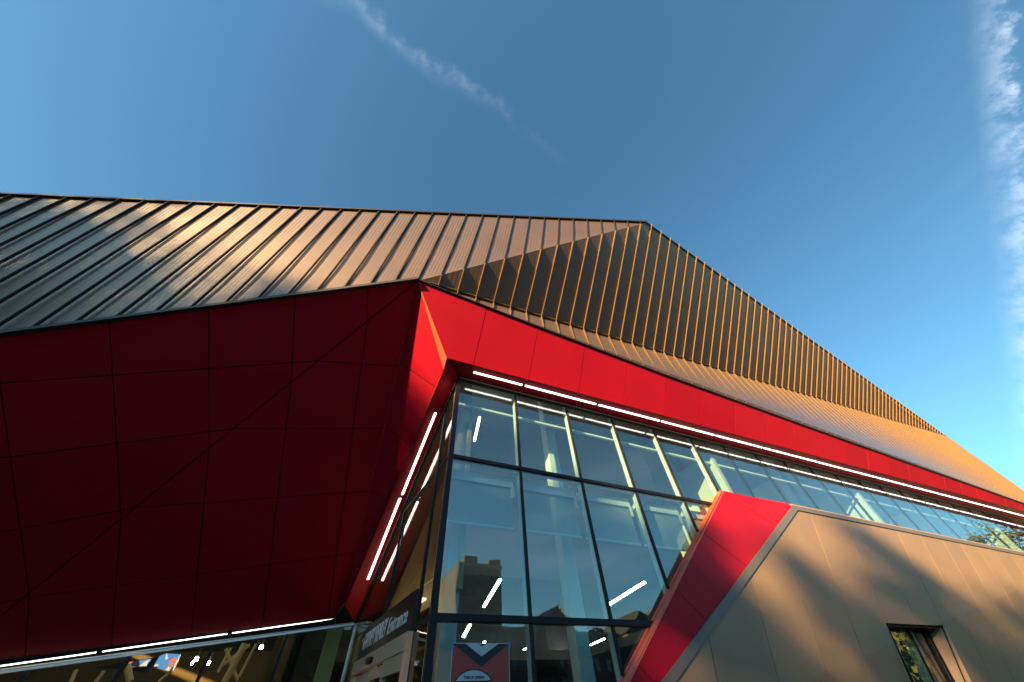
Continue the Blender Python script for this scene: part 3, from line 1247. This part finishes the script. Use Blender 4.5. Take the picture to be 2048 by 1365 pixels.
# hall behind the low glass: back wall, dark ceiling, roof struts, video board, lamps
m_ = MB()
m_.box(-21.9, -.6, 44, 44.2, 0, 6.4, 0)
m_.box(-21.9, -.6, 44, 44.2, 6.4, 12, 1)
m_.box(-21.9, -.6, 13.4, 44, 11.0, 11.1, 1)
m_.box(-1.2, -1.0, 18, 44, 0, 11, 0)
m_.build("hall_wall", [mat("hall_tan", (.22, .17, .10), .8), mat("hall_dark", (.05, .045, .035), .9)], inn)
st = MB()


def strut(p, q, y0_, y1_, r):
    st.tube(hitY(p, y0_), hitY(q, y1_), r)


strut((490, 1288), (449, 1365), 22, 22, .13)
strut((462, 1296), (436, 1345), 22, 22, .06)
strut((513, 1288), (478, 1355), 22, 22, .06)
strut((500, 1290), (440, 1335), 22, 22, .06)
strut((452, 1298), (475, 1362), 22, 22, .06)
strut((152, 1340), (142, 1364), 22, 22, .06)
strut((208, 1342), (192, 1364), 22, 22, .06)
strut((254, 1332), (260, 1364), 22, 22, .10)
strut((345, 1340), (318, 1364), 22, 22, .06)
st.build("roof_strut", mat("strut_cream", (.85, .80, .64), .6), inn)


for xh, yh in ((-3, 18), (-7, 18), (-11, 20), (-15, 20), (-6, 27), (-12, 30)):  # added lamps above the visible part of the hall, to light the struts
    m_ = MB()
    m_.bar(arr(xh, yh, 8.6), arr(xh + 2.4, yh, 8.6), arr(0, .12, 0), (0, 0, .06))
    m_.build("fill_lamp", LAMPIN, inn)


def hall_lamp(px, y, r=.18, lb=""):
    r *= .45
    c = hitY(px, y)
    m__ = MB()
    m__.tube((0, 0, 0), (0, 0, .14), r, 12)
    m__.tube((0, 0, .14), (0, 0, .5), r * .3, 8, 1)
    o = m__.build("hall_lamp", [mat("hall_lamp_glow", (1, 1, 1), .5, emit=(1, .93, .75), estr=90), BLACK])
    o.location = c
    tag(o, lb, "lamp", "round lamps under the hall roof")


hall_lamp((391, 1322), 30, .16, "round hall lamp just right of the video board")
hall_lamp((415, 1330), 30, .16, "round hall lamp left of the thick cream strut")
hall_lamp((521, 1298), 30, .2, "round hall lamp right of the cream struts")
hall_lamp((383, 1330), 30, .1, "small round hall lamp below its brighter neighbour by the video board")
vb = bpy.data.materials.new("video_image")
vb.use_nodes = True
nt = vb.node_tree
p_ = nt.nodes["Principled BSDF"]
p_.inputs["Base Color"].default_value = (.02, .02, .02, 1)
tc_ = nt.nodes.new("ShaderNodeTexCoord")
vo = nt.nodes.new("ShaderNodeTexVoronoi")
vo.inputs["Scale"].default_value = 3.2
nt.links.new(tc_.outputs["Object"], vo.inputs["Vector"])
rp = nt.nodes.new("ShaderNodeValToRGB")
rp.color_ramp.interpolation = 'CONSTANT'
els = rp.color_ramp.elements
els[0].position, els[0].color = 0.0, (.02, .02, .05, 1)
els[1].position, els[1].color = 0.3, (.75, .22, .2, 1)
for q, c_ in ((.45, (.1, .3, .8, 1)), (.6, (.8, .7, .65, 1)), (.78, (.05, .06, .3, 1))):
    e_ = els.new(q)
    e_.color = c_
nt.links.new(vo.outputs["Color"], rp.inputs[0])
nt.links.new(rp.outputs[0], p_.inputs["Emission Color"])
p_.inputs["Emission Strength"].default_value = 0.45
board = empty("video_board", "hanging video board with red and blue picture behind the low glass", "screen")
bd = [hitY(q, 27) for q in ((323, 1307), (360, 1311 - 2), (343, 1343), (306, 1334))]
m_ = MB()
m_.prism(bd, (0, .3, 0))
m_.build("screen", vb, board)
bd = [hitY(q, 27.5) for q in ((257, 1325), (300, 1318), (290, 1332), (258, 1333))]
m_ = MB()
m_.prism(bd, (0, .3, 0))
m_.build("screen", vb, board)
bd = [hitY(q, 28) for q in ((203, 1333), (240, 1328), (240, 1334), (203, 1335))]
m_ = MB()
m_.prism(bd, (0, .3, 0))
m_.build("screen", vb, board)
bd = [hitY(q, 27.9) for q in ((190, 1335), (330, 1312), (300, 1336), (288, 1345), (245, 1337))]
m_ = MB()
m_.prism(bd, (0, .5, 0))
m_.build("casing", BLACK, board)

# ------------------------------------------------------------------ poster taped inside the corner pane
YP = 6.478
pa, pb = hitY((905, 1286), YP), hitY((1018, 1289), YP)
pw = pb[0] - pa[0]
pz = pa[2]
poster = empty("poster", "maroon poster with black chevrons and a pale disc, taped on the corner glass", "poster", None, (pa[0], YP, pz))
ph = 1.7 * pw
MAR = mat("poster_maroon", (.26, .05, .04), .6)
PBL = mat("poster_black", (.01, .012, .015), .6)
PPA = mat("poster_pale", (.38, .46, .50), .6)
TAPE = mat("tape_blue", (.03, .22, .38), .6)
m_ = MB()
m_.box(0, pw, 0, .004, -ph, 0, 0)
m_.box(0, pw, -.002, .0, -.012, 0, 1)
m_.box(0, .010, -.002, .0, -ph, -.012, 1)
m_.box(pw - .010, pw, -.002, .0, -ph, -.012, 1)
m_.build("sheet", [MAR, PPA], poster)
m_ = MB()
kv = (pz - hitY((962, 1334), YP)[2]) / (.44 * pw)
q = lambda u, v: arr(u * pw, 0, -v * pw * kv)
for pts in ([(.01, .015), (.22, .015), (.505, .255), (.505, .44)], [(.99, .015), (.505, .44), (.505, .255), (.80, .015)], [(.45, .015), (.57, .015), (.51, .07)]):
    m_.prism([q(*p) for p in pts], (0, -.003, 0))
m_.prism([q(.38 + .335 * math.cos(a_), .815 + .335 * math.sin(a_)) for a_ in np.linspace(0, 2 * math.pi, 40)[:-1]], (0, -.003, 0))
m_.build("black_shapes", PBL, poster)
m_ = MB()
m_.prism([q(.22, .015), q(.45, .015), q(.51, .07), q(.57, .015), q(.80, .015), q(.505, .255)], (0, -.003, 0))
disc = [q(.38 + .315 * math.cos(a_), .815 + .315 * math.sin(a_)) for a_ in np.linspace(0, 2 * math.pi, 48)[:-1]]
m_.prism(clip([d + arr(0, -.003, 0) for d in disc], q(0, .68), (0, 0, -1)), (0, -.003, 0))
m_.prism(clip([d + arr(0, -.003, 0) for d in disc], q(0, .74), (0, 0, 1)), (0, -.003, 0))
m_.build("pale_shapes", PPA, poster)
lettering("Vote on campus", "lettering", q(.215, .645) + arr(0, -.0075, 0), (1, 0, 0), (0, 0, 1), 0.066 * pw * kv, .34 * pw, 0, .028, PBL, poster, .002)
for u_ in (-.02, .985):
    m_ = MB()
    m_.box(u_ * pw, (u_ + .04) * pw, -.006, -.003, -.07 * pw, .03 * pw)
    m_.build("tape", TAPE, poster)
m_ = MB()
nt_ = hitY((1358, 932), 9.0)
m_.box(-.14, .14, 0, .01, -.2, .2)
nto = m_.build("notice", mat("notice_red", (.45, .03, .08), .6))
nto.location = hit((1358, 932), (11.0, 0, 0), (1, 0, 0)) + arr(-.02, 0, 0)
nto.rotation_euler = (0, 0, math.radians(-90))
tag(nto, "small crimson notice behind the upper glass above the red wedge", "notice")

# ------------------------------------------------------------------ surroundings behind the camera
BRICKD = mat("dark_brick", (0.10, 0.065, 0.05), .85, var=.2, vscale=3)
BRICKR = mat("red_brown_brick", (0.13, 0.085, 0.065), .85, var=.2, vscale=3)
ROOFD = mat("shingle", (0.05, 0.048, 0.05), .9, var=.2)
WINM = mat("dark_window", (0.03, 0.035, 0.04), .1)
SIDING = mat("grey_siding", (0.22, 0.21, 0.20), .8, var=.1)


def building(name, label, x0_, x1_, y0_, y1_, h, wmat, floors, bays, gable=0.0, group=None, steps=None):
    b_ = empty(name, label, "building", group, ((x0_ + x1_) / 2, (y0_ + y1_) / 2, 0))
    cx_, cy_ = (x0_ + x1_) / 2, (y0_ + y1_) / 2
    m__ = MB()
    m__.box(x0_ - cx_, x1_ - cx_, y0_ - cy_, y1_ - cy_, 0, h)
    if steps:
        for (sx0, sx1, sh) in steps:
            m__.box(sx0 - cx_, sx1 - cx_, y0_ - cy_ + .5, y1_ - cy_ - .002, h, h + sh)
    m__.build("wall", wmat, b_)
    if gable:
        m__ = MB()
        a_ = arr(x0_ - cx_ - .4, y1_ - cy_ + .5, h)
        m__.prism([a_, arr(x1_ - cx_ + .4, y1_ - cy_ + .5, h), arr(0, y1_ - cy_ + .5, h + gable)], (0, -(y1_ - y0_) - 1, 0))
        m__.build("roof", ROOFD, b_)
    else:
        m__ = MB()
        m__.box(x0_ - cx_ - .2, x1_ - cx_ + .2, y1_ - cy_ - .3, y1_ - cy_ + .15, h - .5, h + .02)
        m__.build("cornice", SIDING, b_)
    bw = (x1_ - x0_) / bays
    fh = h / floors
    for i in range(bays):
        for j in range(floors):
            cxw = x0_ - cx_ + bw * (i + .5)
            z0_ = fh * j + fh * .3
            m__ = MB()
            m__.box(cxw - bw * .22, cxw + bw * .22, y1_ - cy_ + .002, y1_ - cy_ + .03, z0_, z0_ + fh * .45, 0)
            m__.box(cxw - bw * .26, cxw + bw * .26, y1_ - cy_ + .002, y1_ - cy_ + .09, z0_ - .15, z0_ - .01, 1)
            m__.build("window", [WINM, SIDING], b_)
    return b_


building("brick_tower", "tall dark brick tower mirrored in the corner glass", 20.4, 28.8, -66, -54, 20.8, BRICKD, 7, 5,
         steps=[(21.5, 24, 1.2), (26.6, 28.7, .9)])
building("gabled_house", "dark gabled house mirrored beside the inclined column", 37.5, 42.5, -66, -54.5, 12.4, BRICKR, 4, 3, 2.6)
building("gabled_house", "gabled house mirrored beside the foot of the red wedge", 54, 61, -62, -52, 11.2, BRICKR, 3, 3, 3.4)
building("brick_terrace", "brown terrace mirrored between the tower and the first gabled house", 29.2, 36.1, -66, -56, 12.3, BRICKR, 4, 4)
building("brick_terrace", "brown terrace mirrored between the two gabled houses", 43.4, 53.6, -66, -56, 11.8, BRICKR, 4, 5)
building("brick_terrace", "brown terrace beyond the mirrored gabled houses", 61.5, 84, -66, -56, 12.0, BRICKR, 4, 8)
building("brick_terrace", "long dark brown building facing the low glass across the street", -48, 20.0, -68, -56, 13.5, BRICKD, 4, 16)

LEAF = bpy.data.materials.new("leaf")
LEAF.use_nodes = True
nt = LEAF.node_tree
p_ = nt.nodes["Principled BSDF"]
oi = nt.nodes.new("ShaderNodeTexCoord")
nz = nt.nodes.new("ShaderNodeTexNoise")
nz.inputs["Scale"].default_value = .7
nt.links.new(oi.outputs["Object"], nz.inputs["Vector"])
r_ = nt.nodes.new("ShaderNodeValToRGB")
r_.color_ramp.elements[0].color = (.035, .055, .015, 1)
r_.color_ramp.elements[1].color = (.12, .12, .03, 1)
nt.links.new(nz.outputs["Fac"], r_.inputs[0])
nt.links.new(r_.outputs[0], p_.inputs["Base Color"])
p_.inputs["Roughness"].default_value = .6
BARK = mat("bark", (.07, .055, .04), .9, var=.3, vscale=4, bump=.5, bscale=20)


def tree(x, y, h, r, label, leaves=5000, size=.34, seed=0, clumps=34, group=None, flat=1.0, cf=(.14, .30)):
    rg = np.random.default_rng(seed)
    t_ = empty("tree", label, "tree", group, (x, y, 0))
    m__ = MB()
    pts = [arr(0, 0, 0)]
    for i in range(5):
        pts.append(arr(rg.normal(0, .2), rg.normal(0, .2), h * .16 * (i + 1)))
    for i in range(5):
        m__.tube(pts[i], pts[i + 1], .42 * (1 - i * .17), 9, 0, .42 * (1 - (i + 1) * .17))
    cs = []
    cz = h - r * 1.0 * flat
    for i in range(clumps):
        d = unit(rg.normal(0, 1, 3))
        rr = r * (.35 + .6 * rg.random() ** .6)
        c = arr(d[0] * rr, d[1] * rr, cz + d[2] * rr * flat * .95)
        cs.append(c)
        m__.tube(pts[2 + i % 4], c, .11, 5, 0, .03)
    m__.build("trunk", BARK, t_)
    cs = np.array(cs)
    k = rg.integers(0, clumps, leaves)
    cr = rg.uniform(cf[0], cf[1], clumps) * r
    dd = rg.normal(0, 1, (leaves, 3))
    dd /= np.linalg.norm(dd, axis=1)[:, None]
    P = cs[k] + dd * (cr[k] * rg.random(leaves) ** .45)[:, None]
    a_ = rg.normal(0, 1, (leaves, 3))
    a_ /= np.linalg.norm(a_, axis=1)[:, None]
    b_ = np.cross(a_, rg.normal(0, 1, (leaves, 3)))
    b_ /= np.linalg.norm(b_, axis=1)[:, None]
    s = rg.uniform(.5, 1.2, leaves)[:, None] * size / 2
    V = np.concatenate([P - a_ * s, P + b_ * s * .55, P + a_ * s, P - b_ * s * .55], axis=1).reshape(-1, 3)
    me = bpy.data.meshes.new("crown")
    me.vertices.add(len(V))
    me.vertices.foreach_set("co", V.ravel())
    me.loops.add(len(V))
    me.loops.foreach_set("vertex_index", np.arange(len(V), dtype=np.int32))
    me.polygons.add(leaves)
    me.polygons.foreach_set("loop_start", np.arange(0, len(V), 4, dtype=np.int32))
    me.update(calc_edges=True)
    me.materials.append(LEAF)
    o = bpy.data.objects.new("crown", me)
    COL.objects.link(o)
    o.parent = t_
    return t_


# row of trees between the building and the low sun: they dapple the walls
hx, hy = math.sin(SUN_AZ), math.cos(SUN_AZ)
px_, py_ = -hy, hx        # across the sun


def sun_tree(a, u, h, r, label, **kw):
    # u is measured along (.469, -.883)
    tree(hx * a + 0.469 * u, hy * a - 0.883 * u, h, r, label, **kw)


SUNT = [(51, -21, 29.5, 8.0, 1.4, 20000, 110, (.2, .32)), (49, -12.8, 28.3, 5.6, 2.1, 22000, 110, (.22, .34)), (51, -6.1, 24.2, 3.7, 2.6, 17000, 100, (.24, .36)),
        (50, -2.2, 22.4, 3.8, 1.6, 4600, 44, (.14, .25)), (52, 2.6, 24.5, 4.0, 1.7, 9500, 76, (.14, .28)), (50, 7.6, 25.2, 4.6, 1.5, 11000, 76, (.14, .28)), (52, 14, 26.4, 5.5, 1.4, 9000, 60, (.16, .26)),
        (62, -16, 31, 6.5, 2.0, 18000, 90, (.22, .34)), (61, -8.6, 25.9, 3.8, 2.4, 12000, 80, (.22, .36))]
SLB = ["tall broad tree shading the left end of the seamed roof", "full tree shading the lower middle of the seamed roof",
       "slender tree whose shadow falls on the red prow", "loose crowned tree dappling the red wedge",
       "slim tree dappling the taupe wall next to the wedge", "loose crowned tree dappling the middle of the taupe wall",
       "tree at the far end of the sunward row", "tall tree of the second sunward row, behind the broadest one",
       "slender tree of the second sunward row"]
for i, (a, u, h, r, fl, lv, cl_, cf_) in enumerate(SUNT):
    sun_tree(a, u, h, r, SLB[i], seed=20 + i, leaves=lv, size=.5, clumps=cl_, flat=fl, cf=cf_, group="trees between the building and the sun")
tree(66, 1.5, 15, 5.5, "tree mirrored at the far right end of the upper glass", seed=5, leaves=7000, size=.32)
tree(58, -9, 12, 4.5, "lower tree beside the one mirrored in the far upper glass", seed=6, leaves=5000, size=.32)
tree(35, -50, 8.5, 3.2, "small street tree in front of the mirrored terrace", seed=8, leaves=2500, size=.3, clumps=22)

# far wood added to cut low sky light: too many trees to count, one mass
rg = np.random.default_rng(77)
NL_ = 34000
ang = rg.uniform(math.radians(-262), math.radians(-12), NL_)
ang = np.where((ang > math.radians(-180)) & (ang < math.radians(-142)) & (rg.random(NL_) < .0), ang + 1, ang)
rad = rg.uniform(98, 116, NL_)
top = 15 + 4 * np.sin(ang * 23) + 2.5 * np.sin(ang * 57 + 1)
P = np.stack([np.sin(ang) * rad, np.cos(ang) * rad, rg.random(NL_) ** .8 * top], 1)
a_ = rg.normal(0, 1, (NL_, 3))
a_ /= np.linalg.norm(a_, axis=1)[:, None]
b_ = np.cross(a_, rg.normal(0, 1, (NL_, 3)))
b_ /= np.linalg.norm(b_, axis=1)[:, None]
sz = rg.uniform(.6, 1.6, NL_)[:, None]
V = np.concatenate([P - a_ * sz, P + b_ * sz * .6, P + a_ * sz, P - b_ * sz * .6], axis=1).reshape(-1, 3)
me = bpy.data.meshes.new("wood_screen")
me.from_pydata(V.tolist(), [], [(4 * i, 4 * i + 1, 4 * i + 2, 4 * i + 3) for i in range(NL_)])
me.materials.append(LEAF)
o = bpy.data.objects.new("wood_screen", me)
COL.objects.link(o)
tag(o, "dark wood added to close the horizon and cut low sky light", "wood", kind="stuff")
